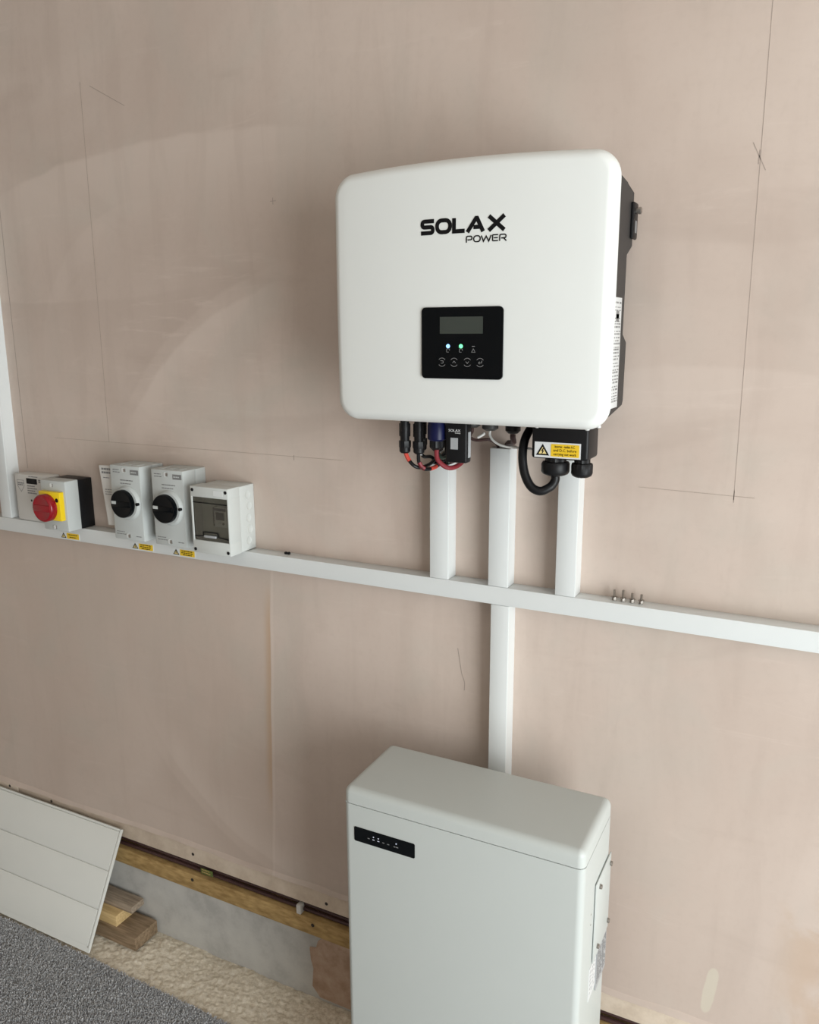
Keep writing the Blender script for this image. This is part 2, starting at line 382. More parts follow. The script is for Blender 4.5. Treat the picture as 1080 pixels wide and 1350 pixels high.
# ------------------------------------------------------------------ room shell
RL, RB, RH = -3.4, -4.3, 2.75
ZP = 0.331                                           # foot of the plaster
wall = tag(obj('wall_back', bx(RL, RX, 0, .10, ZP, RH), PLASTER, smooth=0), 'bare pink plastered wall carrying the trunking and inverter', None, kind='structure')
def ragged_lip():
    bm = B(); n = 420; x0, x1 = RL, RX; prev = None      # the rough lower edge of the plaster coat
    for i in range(n + 1):
        x = x0 + (x1 - x0) * i / n
        h = .005 + .006 * max(0, noise.noise((x * 3, 0, 1))) + .003 * noise.noise((x * 14, 0, 4))
        zb = ZP - .002 + .004 * noise.noise((x * 9, 3, 0)) + .004 * noise.noise((x * 2.3, 7, 0))
        q = [bm.verts.new(p) for p in ((x, .002, zb + .016), (x, -max(.0012, h) * .35, zb + .010), (x, -max(.0015, h), zb), (x, .004, zb - .001))]
        if prev:
            for a in range(3): bm.faces.new((prev[a], prev[a + 1], q[a + 1], q[a]))
        prev = q
    return bm
obj('plaster_edge', ragged_lip(), PLASTER, wall)
JX = -2.174
for i, (a, b) in enumerate(((RL, JX - .002), (JX + .002, RX))):
    t = tag(obj('trim_%d' % (i + 1), bx(a, b, .008, .035, .271, ZP + .004, bev=.002), STRIP), 'plastered board strip below the wall with dark screw heads', kind='structure')
    for sx, sz in ((-1.462, .297), (-1.024, .291), (-2.024, .306), (-2.213, .308), (-.60, .295), (.02, .295)):
        if a < sx < b: obj('screw', lathe(B(), (sx, .0085, sz), (0, -1, 0), [(0, .0045), (.0012, .0045), (.0018, .003)], 10), DARK, t)
t = tag(obj('trim_3', bx(RL, RX, .002, .045, .186, .236, bev=.003), BATTEN), 'stained timber batten running along the foot of the wall', kind='structure')
for sx, sz in ((-1.465, .219), (-1.064, .218), (-.55, .215)):
    obj('screw', lathe(B(), (sx, .0025, sz), (0, -1, 0), [(0, .005), (.0015, .005), (.002, .003)], 10), DARK, t)
wl = tag(obj('wall_lower', bx(RL, RX, .008, .05, -.02, .19), GREYBD, smooth=0), 'grey board below the batten at the foot of the wall', kind='structure')
bm = B()
pp = [(-1.040, .186), (-1.052, .172), (-1.058, .150), (-1.078, .145), (-1.075, .11), (-1.068, .085), (-1.073, .03), (-1.05, .004), (-.30, .004), (-.30, .186)]
prism(bm, [(a, b) for a, b in pp], .004, .010, 'xz')
obj('brown_patch', bm, BROWNP, wl, smooth=0)
tag(obj('wall_cavity', bx(RL, RX, .085, .10, .17, ZP), MASON, smooth=0), 'bare masonry behind the gap in the wall', kind='structure')
tag(obj('floor', bx(RL, RX, RB, .10, -.12, -.022), CONC, smooth=0), 'concrete floor slab under the carpet', kind='structure')
tag(obj('ceiling', bx(RL, RX, RB, .10, RH, RH + .1), CEIL, smooth=0), 'bare dull ceiling', kind='structure')
tag(obj('wall_left', bx(RL - .1, RL, RB, .10, -.12, RH), WHITEWALL, smooth=0), 'bare dull side wall', kind='structure')
tag(obj('wall_front', bx(RL, RX, RB - .1, RB, -.12, RH), WHITEWALL, smooth=0), 'bare dull wall behind the camera', kind='structure')
bm = B()
box(bm, RX, RX + .12, RB, DOOR_Y0, -.12, RH); box(bm, RX, RX + .12, DOOR_Y1, .10, -.12, RH); box(bm, RX, RX + .12, DOOR_Y0, DOOR_Y1, DOOR_Z, RH)
tag(obj('wall_right', bm, WHITEWALL, smooth=0), 'bare dull side wall with a wide doorway to the daylight', kind='structure')

# pencil marks on the plaster (flat drawn lines)
def pline(x0, z0, x1, z1, wd, m=PENCIL):
    n = max(2, int(math.hypot(x1 - x0, z1 - z0) / .08))
    path = [(x0 + (x1 - x0) * i / n, z0 + (z1 - z0) * i / n) for i in range(n + 1)]
    return obj('pencil_line', strokes(B(), [path], wd, lambda x, z: 0, .0003), m, wall, smooth=0)
pline(-1.641, 2.291, -1.643, 1.441, .0013, PENCILF); pline(-.136, 2.40, -.134, 1.42, .0009, PENCIL)
pline(-1.966, 2.30, -1.962, 1.35, .0020, PENCIL); pline(-1.843, 1.441, -.94, 1.438, .0010, PENCILF)
pline(-.30, 1.430, -.10, 1.426, .0010, PENCILF)
pline(-1.611, 2.279, -1.506, 2.224, .0014, PENCIL); pline(-.148, 2.01, -.126, 1.966, .0013, PENCIL); pline(-.1365, 1.998, -.1378, 1.976, .0018, PENCIL)
pline(-1.108, 1.988, -1.093, 1.988, .0012, PENCIL); pline(-1.101, 1.995, -1.101, 1.981, .0014, PENCIL); pline(-1.070, 1.442, -1.070, 1.430, .0015, PENCIL)
pline(-.134, 1.437, -.134, 1.415, .0014, PENCIL)
obj('pencil_line', strokes(B(), [fillet([(-.662, 1.049), (-.657, 1.02), (-.652, .99), (-.645, .975), (-.646, .955)], .01)], .0016, lambda x, z: 0, .0003), PENCIL, wall, smooth=0)

# ------------------------------------------------------------------ screed strip and carpet
CY = -.168
def screed():
    bm = B(); nx, ny = 900, 56; x0, x1, y0, y1 = -2.75, .55, CY - .03, .012; rows = []
    for j in range(ny + 1):
        row = []
        for i in range(nx + 1):
            x = x0 + (x1 - x0) * i / nx; y = y0 + (y1 - y0) * j / ny
            z = -.004 + .004 * noise.noise((x * 9, y * 9, 0)) + .0025 * noise.noise((x * 40 + y * 25, y * 60, 2)) + .0025 * noise.noise((x * 100 + y * 60, y * 140, 5)) - .004 * max(0, (y + .012) / .02)
            row.append(bm.verts.new((x, y, z)))
        rows.append(row)
    for j in range(ny):
        for i in range(nx): bm.faces.new((rows[j][i], rows[j][i + 1], rows[j + 1][i + 1], rows[j + 1][i]))
    return bm
tag(obj('floor_screed', screed(), CONC, smooth=60), 'rough pale screed strip between carpet edge and wall', kind='structure')
def carpet_edge(x): return CY - .006 * noise.noise((x * 4, 1, 0)) - .012 * max(0, (x + 1.7)) 
bm = B(); n = 200; top, bot = [], []
for i in range(n + 1):
    x = RL + (RX - RL) * i / n; top.append((x, carpet_edge(x)))
prism(bm, top + [(RX, RB), (RL, RB)], -.022, .003, 'xy')
carpet = tag(obj('carpet', bm, CARPET, smooth=0), 'speckled grey carpet with a cut edge short of the wall', 'carpet')
def pile():
    vs, fs = [], []; rnd = random.Random(3)
    org = ORG[carpet.name]
    for k in range(110000):
        x = rnd.uniform(-2.45, -.55); y = carpet_edge(x) - .002 - abs(rnd.random() ** 1.25) * .52
        if x > -.78 and y < -.3: continue
        h = rnd.uniform(.006, .012); a = rnd.uniform(0, 6.28); s = rnd.uniform(.0011, .0020)
        tx, ty = rnd.gauss(0, .003), rnd.gauss(0, .003); b = len(vs)
        for q in range(3): vs.append((x + s * math.cos(a + q * 2.094) - org.x, y + s * math.sin(a + q * 2.094) - org.y, .001 - org.z))
        for q in range(3): vs.append((x + tx + s * .8 * math.cos(a + q * 2.094) - org.x, y + ty + s * .8 * math.sin(a + q * 2.094) - org.y, h - org.z))
        for q in range(3): fs.append((b + q, b + (q + 1) % 3, b + 3 + (q + 1) % 3, b + 3 + q))
        fs.append((b + 3, b + 4, b + 5))
    me = bpy.data.meshes.new('pile'); me.from_pydata(vs, [], fs); me.materials.append(PILE)
    o = bpy.data.objects.new('pile', me); C.objects.link(o); o.parent = carpet; o['kind'] = 'stuff'; return o
pile()

# ------------------------------------------------------------------ trunking
TZ0, TZ1, TD = 1.174, 1.212, .040
def trunk(name, label, x0, x1, z0, z1, vertical, group=None):
    t = thing(name, label, 'trunking', ((x0 + x1) / 2, 0, z0), group)
    e = .0006
    if vertical:
        bm = B(); box(bm, x0 + e, x1 - e, -.002, 0, z0, z1); box(bm, x0 + e, x0 + e + .0018, -TD + .004, -.002, z0, z1); box(bm, x1 - e - .0018, x1 - e, -TD + .004, -.002, z0, z1)
        obj('channel', bm, PVC, t, smooth=0)
        bm = B(); box(bm, x0, x1, -TD, -TD + .007, z0 + .0003, z1 - .0003, bev=.0016)
    else:
        obj('channel', bx(x0, x1, -TD + .004, 0, z0 + e, z1 - e, bev=.001), PVC, t)
        bm = B(); box(bm, x0, x1, -TD, -TD + .007, z0, z1, bev=.0016)
    obj('lid', bm, PVC, t); return t
trunk('cable_trunking', 'long horizontal white trunking running across the plaster wall', RL, RX, TZ0, TZ1, False)
trunk('cable_trunking', 'short white upright trunking under the solar connectors, its top open to red and black cables', -.710, -.668, TZ1, 1.452, True)
trunk('cable_trunking', 'white upright trunking between two others, rising behind the communication dongle and black cable loop', -.580, -.538, TZ1, 1.492, True)
trunk('cable_trunking', 'white upright trunking rising to the glands of the black terminal box', -.441, -.401, TZ1, 1.478, True)
trunk('cable_trunking', 'white upright trunking running down from the horizontal trunking behind the battery', -.573, -.534, .34, TZ0, True)
trunk('cable_trunking', 'tall white upright trunking standing beside the white electricity meter', -2.039, -1.999, TZ1, 2.70, True)

# ------------------------------------------------------------------ inverter
inv = thing('solar_inverter', 'large white wall-mounted solar inverter with black display and black metal back', 'inverter', (-.5515, 0, 1.559))
IX0, IX1, IZ0, IZ1, IR = -.7968, -.304, 1.559, 1.974, .038
ixc, izc, iw, ih = (IX0 + IX1) / 2, (IZ0 + IZ1) / 2, (IX1 - IX0) / 2, (IZ1 - IZ0) / 2
RND = .017
def front_y(x, z):
    u = min(1, abs(x - ixc) / iw); v = min(1, abs(z - izc) / ih)
    return -.2505 - .012 * (1 - u ** 2.2) - .003 * (1 - v ** 2)
def cover():
    bm = B()
    def outline(d):
        r = max(IR - d, .004); P = []
        for cx, cz, a0, ex in ((IX1 - d - r, IZ1 - d - r, 0, 1), (IX0 + d + r, IZ1 - d - r, PI / 2, 0), (IX0 + d + r, IZ0 + d + r, PI, 1), (IX1 - d - r, IZ0 + d + r, 1.5 * PI, 0)):
            arc = [(cx + r * math.cos(a0 + PI / 2 * i / 10), cz + r * math.sin(a0 + PI / 2 * i / 10)) for i in range(11)]
            P.append(arc)
        out = []
        for k in range(4):
            out += P[k]; a = P[k][-1]; b = P[(k + 1) % 4][0]; m_ = 24
            out += [(a[0] + (b[0] - a[0]) * i / m_, a[1] + (b[1] - a[1]) * i / m_) for i in range(1, m_)]
        return out
    def arch(x, z):
        u = (x - ixc) / iw; v = max(0, (z - izc) / ih)
        return z + .0100 * (1 - u * u) * v * v
    rings = []
    for d, y in ((.020, -.185), (.016, -.187), (.005, -.216), (.0012, -.227), (0, -.2325)):
        rings.append([(x, y, arch(x, z)) for x, z in outline(d)])
    for i in range(1, 9):
        a = PI / 2 * i / 8; d = RND * (1 - math.cos(a)); o_ = outline(d)
        rings.append([(x, front_y(x, z) * (math.sin(a)) + (-.2325) * (1 - math.sin(a)), arch(x, z)) for x, z in o_])
    last = outline(RND)
    for s in (.93, .84, .72, .58, .42, .25, .1, .03):
        rings.append([(ixc + (x - ixc) * s, front_y(ixc + (x - ixc) * s, izc + (z - izc) * s), arch(ixc + (x - ixc) * s, izc + (z - izc) * s)) for x, z in last])
    V = [[bm.verts.new(p) for p in r] for r in rings]; n = len(V[0])
    for a, b in zip(V, V[1:]):
        for k in range(n): bm.faces.new((a[k], a[(k + 1) % n], b[(k + 1) % n], b[k]))
    bm.faces.new(V[-1])
    bm.faces.new(V[0][::-1])
    bmesh.ops.recalc_face_normals(bm, faces=bm.faces[:])
    return bm
cov = obj('front_cover', cover(), COVER, inv, smooth=50)
# black metal back with its stepped side
prof = [(-.190, 1.958), (-.127, 1.958), (-.083, 1.954), (-.078, 1.952), (-.030, 1.944), (-.027, 1.854), (-.063, 1.837), (-.065, 1.708), (-.036, 1.694), (-.039, 1.591), (-.046, 1.582), (-.135, 1.570), (-.190, 1.570)]
bm = B(); prism(bm, prof, -.775, -.328, 'yz')
bmesh.ops.bevel(bm, geom=[e for e in bm.edges if e.is_boundary is False and abs(e.verts[0].co.x - e.verts[1].co.x) < 1e-6], offset=.0025, segments=2, affect='EDGES')
body = obj('metal_back', bm, CHAR, inv)
obj('wall_bracket', bx(-.70, -.40, -.032, 0, 1.84, 1.92, bev=.002), CHAR, inv)
lug = obj('bracket_lug', bx(-.3285, -.322, -.052, -.020, 1.866, 1.926, bev=.003), BLACK, inv)
obj('slot', bx(-.3222, -.3212, -.042, -.030, 1.876, 1.896, bev=.0004), GREYPR, lug)
obj('bracket_screw', lathe(B(), (-.3225, -.036, 1.912), (1, 0, 0), [(0, .0045), (.004, .0045), (.0045, .006), (.0085, .006), (.0095, .004)], 14), STEEL, inv)
lb = obj('rating_label', bx(-.329, -.3272, -.142, -.088, 1.584, 1.767, bev=.0004), LABELW, inv)
lb['label'] = 'white rating label with rows of small grey print'
bm = B(); rn = random.Random(5)
z = 1.757
while z > 1.590:
    h = rn.choice((.0016, .0022, .003)); y = -.138
    while y < -.094:
        wdt = rn.uniform(.006, .016); y1 = min(y + wdt, -.092)
        if 1.735 < z < 1.745: box(bm, -.3273, -.3270, -.125, -.105, z - .008, z + .004); break
        box(bm, -.3273, -.3270, y, y1, z, z + h); y = y1 + rn.uniform(.002, .008)
    z -= h + rn.uniform(.0022, .004)
tag(obj('print', bm, GREYPR, lb, smooth=0), kind='stuff')

# logo lettering: SOLAX over POWER
LX0, LX1, LZ0, LZ1 = -.6185, -.4715, 1.8660, 1.8905
lw = LX1 - LX0; lh = LZ1 - LZ0; SW = .0064
def LP(px, v): return (LX0 + (px - 115) / 807 * lw, LZ0 + SW / 2 + v * (lh - SW))
S_ = fillet([LP(243, 1), LP(127, 1), LP(127, .5), LP(232, .5), LP(232, 0), LP(115, 0)], .0055)
ox0, oz0 = LP(274, 0); ox1, oz1 = LP(400, 1)
O_ = [Vector(p) for p in rrect(ox0, ox1, oz0, oz1, .0082, 6)]
L_ = [Vector(LP(438, 1.12)), Vector(LP(438, 0)), Vector(LP(540, 0))]
A1 = [Vector(LP(566, -.14)), Vector(LP(645, 1.0)), Vector(LP(655, 1.0)), Vector(LP(706, .0)), Vector(LP(713, -.14))]
A2 = [Vector(LP(622, .26)), Vector(LP(690, .26))]
X1 = [Vector(LP(764, 1.10)), Vector(LP(905, -.10))]; X2 = [Vector(LP(905, 1.10)), Vector(LP(764, -.10))]
bm = strokes(B(), [S_, O_, L_, A1, A2, X1, X2], SW, front_y, .0006, closed=(1,))
lg = obj('logo', bm, INK, inv, smooth=0); lg['label'] = 'black lettering SOLAX POWER'
PX0, PX1, PZ0, PZ1 = -.5385, -.4705, 1.8507, 1.8614; pw = .00185
def QP(px, v): return (PX0 + (px - 545) / 385 * (PX1 - PX0), PZ0 + pw / 2 + v * (PZ1 - PZ0 - pw))
px0, pz0 = QP(620, 0); px1, pz1 = QP(682, 1)
paths = [fillet([QP(549, -.08), QP(549, 1), QP(602, 1), QP(602, .38), QP(560, .38)], .0026),
         [Vector(p) for p in rrect(px0, px1, pz0, pz1, .0040, 5)],
         [Vector(QP(692, 1)), Vector(QP(714, 0)), Vector(QP(739, .85)), Vector(QP(764, 0)), Vector(QP(786, 1))],
         fillet([QP(850, 1), QP(800, 1), QP(800, 0), QP(850, 0)], .001), [Vector(QP(812, .5)), Vector(QP(848, .5))],
         fillet([QP(866, -.08), QP(866, 1), QP(924, 1), QP(924, .4), QP(880, .4)], .0026), [Vector(QP(902, .4)), Vector(QP(928, -.08))]]
obj('lettering', strokes(B(), paths, pw, front_y, .0006, closed=(1,)), INK, lg, smooth=0)

# display
DY = front_y(-.5445, 1.695) - .0008
bm = B(); prism(bm, rrect(-.6165, -.4725, 1.6365, 1.7520, .007), DY - .0012, DY + .012, 'xz')
dsp = obj('display_panel', bm, GLOSSB, inv); dsp['label'] = 'gloss black display panel'
DF = DY - .0012
obj('screen', bx(-.583, -.507, DF - .0004, DF + .002, 1.7095, 1.7365), LCD, dsp, smooth=0)
for x, m_ in ((-.568, BLED), (-.545, GLED)):
    obj('indicator_light', lathe(B(), (x, DF, 1.6895), (0, -1, 0), [(0, .0034), (.0005, .0034), (.0007, .002)], 12), m_, dsp)
obj('indicator_light', bx(-.5255, -.5205, DF - .0003, DF + .001, 1.6888, 1.6898), DIMPR, dsp, smooth=0)
for i, x in enumerate((-.568, -.545, -.523)):
    s = .0026; zc = 1.6825
    if i < 2: pth = [[(x - s, zc - s), (x + s * .4, zc - s)], [(x - s, zc - s), (x - s, zc + s)], [(x - s, zc + s), (x + s, zc + s)], [(x + s, zc + s), (x + s, zc)]]
    else: pth = [[(x, zc + s * 1.2), (x + s * 1.2, zc - s), (x - s * 1.2, zc - s), (x, zc + s * 1.2)]]
    obj('symbol', strokes(B(), pth, .0006, lambda a, b: DF, .0003), DIMPR, dsp, smooth=0)
for i, x in enumerate((-.579, -.557, -.5335, -.511)):
    zc = 1.6635; R_ = .0068
    arc = lambda a0, a1: [(x + R_ * math.cos(math.radians(a0 + (a1 - a0) * k / 8)), zc + R_ * math.sin(math.radians(a0 + (a1 - a0) * k / 8))) for k in range(9)]
    s = .0028
    gly = [[[(x - s, zc + s * .8), (x + s * .6, zc + s * .8), (x + s * .9, zc), (x + s * .6, zc - s * .6), (x - s * .6, zc - s * .6)]],
           [[(x - s, zc - s * .4), (x, zc + s * .7), (x + s, zc - s * .4)]],
           [[(x - s, zc + s * .5), (x, zc - s * .6), (x + s, zc + s * .5)]],
           [[(x + s, zc + s), (x + s, zc - s * .2), (x - s, zc - s * .2)], [(x - s * .3, zc + s * .5), (x - s, zc - s * .2), (x - s * .3, zc - s * .9)]]][i]
    obj('touch_button', strokes(B(), [arc(35, 145), arc(215, 325)] + gly, .0007, lambda a, b: DF, .0003), DIMPR, dsp, smooth=0)

# terminal box under the inverter with its two glands and warning label
TBX0, TBX1, TBY0, TBY1, TBZ0, TBZ1 = -.449, -.350, -.181, -.115, 1.4995, 1.572
tb = obj('terminal_box', bx(TBX0, TBX1, TBY0, TBY1, TBZ0, TBZ1, bev=.005, seg=3), BLACK, inv)
for x, y in ((-.440, -.178), (-.354, -.178), (-.346, -.135)):
    obj('screw', lathe(B(), (x, y, 1.556), (0, 0, -1), [(-.004, .0022), (0, .0022), (.0005, .0042), (.004, .0042), (.005, .0025)], 12), CABLEW, tb)
def gland(x, y, z, r, nm='cable_gland'):
    g = obj(nm, lathe(B(), (x, y, z), (0, 0, -1), [(-.004, r * .75), (.006, r * .75), (.007, r * .95), (.010, r * 1.02), (.024, r * 1.02), (.028, r * .9), (.031, r * .62)], 28, ribs=1, ribd=r * .025), BLACK, inv)
    return g
gland(-.412, -.158, TBZ0, .0235); gland(-.3655, -.158, TBZ0, .0178)

def warning(parent, x0, x1, z0, z1, y, lines, backing=True, tri_frac=.36):
    """electrical warning sticker: black edged triangle with a flash, and a yellow text panel"""
    h = z1 - z0; wd = x1 - x0; mr = h * .10
    st = obj('warning_label', bx(x0, x1, y - .0005, y + .0004, z0, z1), LABELW if backing else PVC, parent, smooth=0)
    st['label'] = 'yellow and white electrical warning sticker'
    tw = wd * tri_frac; cx = x0 + tw / 2
    tri = [(cx - tw * .40, z0 + h * .14), (cx + tw * .40, z0 + h * .14), (cx, z1 - h * .12)]
    bm = B(); prism(bm, tri, y - .0009, y, 'xz'); tr_ = obj('triangle', bm, INK, st, smooth=0)
    g = ((tri[0][0] + tri[1][0] + tri[2][0]) / 3, (tri[0][1] + tri[1][1] + tri[2][1]) / 3)
    bm = B(); prism(bm, [(g[0] + (a - g[0]) * .60, g[1] + (b - g[1]) * .60) for a, b in tri], y - .0012, y, 'xz'); obj('triangle_face', bm, PALEY, st, smooth=0)
    q = h * .2
    bolt = [(g[0] + q * .25, g[1] + q * 1.3), (g[0] - q * .5, g[1] + q * .1), (g[0] - q * .02, g[1] + q * .1), (g[0] - q * .35, g[1] - q * 1.1), (g[0] + q * .55, g[1] + q * .3), (g[0] + q * .08, g[1] + q * .3), (g[0] + q * .6, g[1] + q * 1.3)]
    bm = B(); prism(bm, bolt, y - .0015, y, 'xz'); obj('flash_symbol', bm, INK, st, smooth=0)
    bm = B(); prism(bm, rrect(x0 + tw, x1 - mr, z0 + mr, z1 - mr, h * .05, 3), y - .0009, y, 'xz'); obj('text_panel', bm, YEL, st, smooth=0)
    cxp = (x0 + tw + x1 - mr) / 2; pw_ = x1 - mr - x0 - tw
    bm = B(); n = len(lines)
    for i, l in enumerate(lines):
        zc = z1 - mr - (h - 2 * mr) * (i + .5 + .15) / (n + .3)
        if isinstance(l, str): merge(bm, text_bm(l, cxp, y - .0010, zc, h * .245, min(1.15, pw_ * .94 / (len(l) * h * .245 * .50)), th=.0002))
        else:
            x = cxp - l * pw_ / 2
            rr_ = random.Random(i + int(l * 100))
            while x < cxp + l * pw_ / 2:
                b_ = min(x + rr_.uniform(.06, .18) * pw_, cxp + l * pw_ / 2); box(bm, x, b_, y - .0012, y, zc - h * .055, zc + h * .055); x = b_ + pw_ * .035
    obj('lettering', bm, INK, st, smooth=0)
    return st
ws = warning(tb, -.443, -.3625, 1.502, 1.5285, TBY0, ['Inverter - isolate A.C.', 'and D.C. before', 'carrying out work'])
# ws is a sub-part already: its pieces join the terminal box's level
for ch in list(ws.children):
    ch.parent = tb

# small black glands on the underside of the inverter
obj('cable_gland', lathe(B(), (-.580, -.13, 1.575), (0, 0, -1), [(0, .013), (.016, .013), (.018, .015), (.030, .015), (.034, .009)], 20), CHAR, inv)
obj('cable_gland', lathe(B(), (-.545, -.13, 1.575), (0, 0, -1), [(0, .013), (.016, .013), (.018, .015), (.034, .015), (.038, .009)], 20), CHAR, inv)
obj('cable_gland', lathe(B(), (-.512, -.10, 1.575), (0, 0, -1), [(0, .012), (.016, .012), (.018, .014), (.040, .014), (.045, .009)], 20), BLACK, inv)

# ------------------------------------------------------------------ things plugged into the inverter
def mc4(x, y, label, cable_pts, cm, bands=()):
    t = thing('solar_connector', label, 'connector', (x, y, 1.49))
    bm = B(); lathe(bm, (x, y, 1.5695), (0, 0, -1), [(0, .0085), (.025, .0085), (.031, .0098), (.038, .0098), (.0385, .0088), (.060, .0088), (.064, .0105), (.078, .0105), (.081, .0078)], 16)
    box(bm, x - .0108, x + .0108, y - .003, y + .003, 1.520, 1.545, bev=.001)
    obj('housing', bm, BLACK, t)
    obj('locking_nut', lathe(B(), (x, y, 1.512), (0, 0, -1), [(0, .0112), (.012, .0112), (.016, .0085)], 16, ribs=1, ribd=.0004), BLACK, t)
    cb = obj('cable', tube(B(), cable_pts, .0036, 8), cm, t)
    for pts, m_ in bands: obj('tape_band', tube(B(), pts, .0042, 8), m_, cb)
    return t
YA = -.15
T1 = (-.690, -.022)                                  # mouth of the first upright trunking
mc4(-.7095, YA, 'black solar cable connector on the outer end of the row, orange tape on its cable',
    [(-.7095, YA, 1.50), (-.708, YA, 1.488), (-.700, YA, 1.474), (-.690, -.148, 1.464), (-.683, -.135, 1.460), (-.682, -.10, 1.461), (-.688, -.06, 1.464), (-.6935, -.030, 1.458), (-.694, -.028, 1.44), (-.694, -.028, 1.42)], CABLEB,
    [([(-.7083, YA, 1.489), (-.7045, YA, 1.4805), (-.6995, YA, 1.4735)], CABLEO)])
mc4(-.680, YA, 'black solar cable connector with a white tag and red taped cable, second in the row',
    [(-.680, YA, 1.50), (-.681, YA, 1.485), (-.679, YA, 1.470), (-.672, -.145, 1.460), (-.665, -.13, 1.458), (-.664, -.10, 1.460), (-.672, -.06, 1.463), (-.683, -.030, 1.458), (-.684, -.028, 1.44), (-.684, -.028, 1.42)], CABLEB,
    [([(-.6795, YA, 1.472), (-.676, -.148, 1.4645), (-.671, -.144, 1.4595)], CABLER), ([(-.6655, -.131, 1.458), (-.664, -.118, 1.4585), (-.664, -.107, 1.4595)], CABLEO)])
mc4(-.697, YA + .045, 'black solar cable connector set back behind the two taped ones',
    [(-.697, YA + .045, 1.50), (-.6975, YA + .045, 1.486), (-.699, -.09, 1.474), (-.703, -.05, 1.468), (-.704, -.028, 1.456), (-.704, -.026, 1.44), (-.704, -.026, 1.42)], CABLEB)
mc4(-.662, YA + .045, 'black solar cable connector set back beside the blue plug',
    [(-.662, YA + .045, 1.50), (-.662, -.103, 1.485), (-.660, -.09, 1.474), (-.663, -.06, 1.472), (-.672, -.035, 1.464), (-.6745, -.026, 1.453), (-.6745, -.026, 1.42)], CABLEG)
tag(obj('cable_tag', bx(-.6885, -.6845, -.128, -.1268, 1.482, 1.499), WHITEPR, smooth=0), 'small white paper tag hanging among the connector cables', 'tag')
# blue battery plug
t = thing('battery_plug', 'navy blue round plug with black nut and red cable under the inverter', 'connector', (-.640, -.155, 1.46))
obj('collar', lathe(B(), (-.640, -.155, 1.5695), (0, 0, -1), [(0, .0165), (.023, .0165), (.025, .0175), (.050, .0175), (.053, .014)], 22), BLUEP, t)
obj('locking_nut', lathe(B(), (-.640, -.155, 1.523), (0, 0, -1), [(0, .0128), (.003, .0135), (.019, .0135), (.023, .009)], 24, ribs=1, ribd=.0006), BLACK, t)
obj('cable', tube(B(), [(-.640, -.155, 1.503), (-.641, -.155, 1.492), (-.638, -.155, 1.480), (-.628, -.148, 1.468), (-.619, -.138, 1.464), (-.614, -.115, 1.466), (-.618, -.08, 1.472), (-.634, -.045, 1.478), (-.655, -.020, 1.474), (-.675, -.012, 1.464), (-.680, -.011, 1.45), (-.680, -.011, 1.42)], .0045, 10), CABLER, t)
tag(obj('battery_cable', tube(B(), [(-.636, -.118, 1.5695), (-.636, -.118, 1.50), (-.634, -.116, 1.485), (-.628, -.105, 1.476), (-.626, -.085, 1.480), (-.634, -.065, 1.489), (-.650, -.035, 1.489), (-.672, -.018, 1.480), (-.692, -.012, 1.466), (-.694, -.011, 1.45), (-.694, -.011, 1.42)], .0050, 10), CABLEB), 'black battery cable looping beside the red one under the inverter', 'cable')
tag(obj('data_cable', tube(B(), [(-.622, -.124, 1.5695), (-.622, -.124, 1.50), (-.621, -.12, 1.488), (-.617, -.11, 1.481), (-.612, -.09, 1.484), (-.616, -.06, 1.492), (-.640, -.03, 1.498), (-.665, -.011, 1.492), (-.703, -.010, 1.470), (-.7045, -.010, 1.45), (-.7045, -.010, 1.42)], .0028, 8), CABLEW), 'thin white data cable hanging beside the dongle into the short trunking', 'cable')
# communication dongle
t = thing('communication_dongle', 'small black plug-in dongle with white lettering under the inverter', 'dongle', (-.597, -.16, 1.476))
obj('case', bx(-.6185, -.5765, -.165, -.142, 1.4785, 1.556, bev=.004, seg=3), BLACK, t)
obj('plug', lathe(B(), (-.5975, -.150, 1.552), (0, 0, 1), [(0, .010), (.010, .010), (.012, .008), (.0175, .008)], 16), BLACK, t)
obj('side_label', bx(-.5767, -.5758, -.158, -.147, 1.488, 1.535), LABELG, t, smooth=0)
bm = text_bm('SOLAX', -.6005, -.1652, 1.5375, .0066, 1.15, th=.0002); merge(bm, text_bm('POWER', -.594, -.1652, 1.5330, .0028, 1.1, th=.0002))
obj('lettering', bm, WHITEPR, t, smooth=0)
obj('label_plate', bx(-.6080, -.5935, -.1656, -.164, 1.5035, 1.5245), LABELG, t, smooth=0)
# thick black cable from the gland
tag(obj('mains_cable', tube(B(), [(-.412, -.158, 1.4672), (-.412, -.158, 1.460), (-.4145, -.161, 1.453), (-.420, -.166, 1.447), (-.434, -.172, 1.441), (-.450, -.174, 1.448), (-.463, -.172, 1.470), (-.470, -.165, 1.500), (-.471, -.150, 1.528), (-.465, -.125, 1.552), (-.463, -.106, 1.562), (-.463, -.106, 1.569)], .0078, 14), CABLEB), 'thick black cable looping from the large gland up under the inverter', 'cable')
tag(obj('signal_cable', tube(B(), [(-.545, -.13, 1.5365), (-.544, -.134, 1.529), (-.536, -.140, 1.521), (-.524, -.144, 1.515), (-.506, -.147, 1.511), (-.487, -.145, 1.5105), (-.470, -.142, 1.510), (-.4513, -.142, 1.508)], .0021, 8), CABLEW), 'thin white cable running behind the thick black cable loop', 'cable')
tag(obj('signal_cable', tube(B(), [(-.580, -.13, 1.5395), (-.580, -.13, 1.534), (-.588, -.12, 1.526), (-.597, -.10, 1.518), (-.600, -.06, 1.508), (-.585, -.03, 1.506), (-.571, -.022, 1.494), (-.570, -.020, 1.47), (-.570, -.020, 1.44)], .0030, 8), CABLEBR), 'dark brown cable dropping from the small gland into the middle trunking', 'cable')
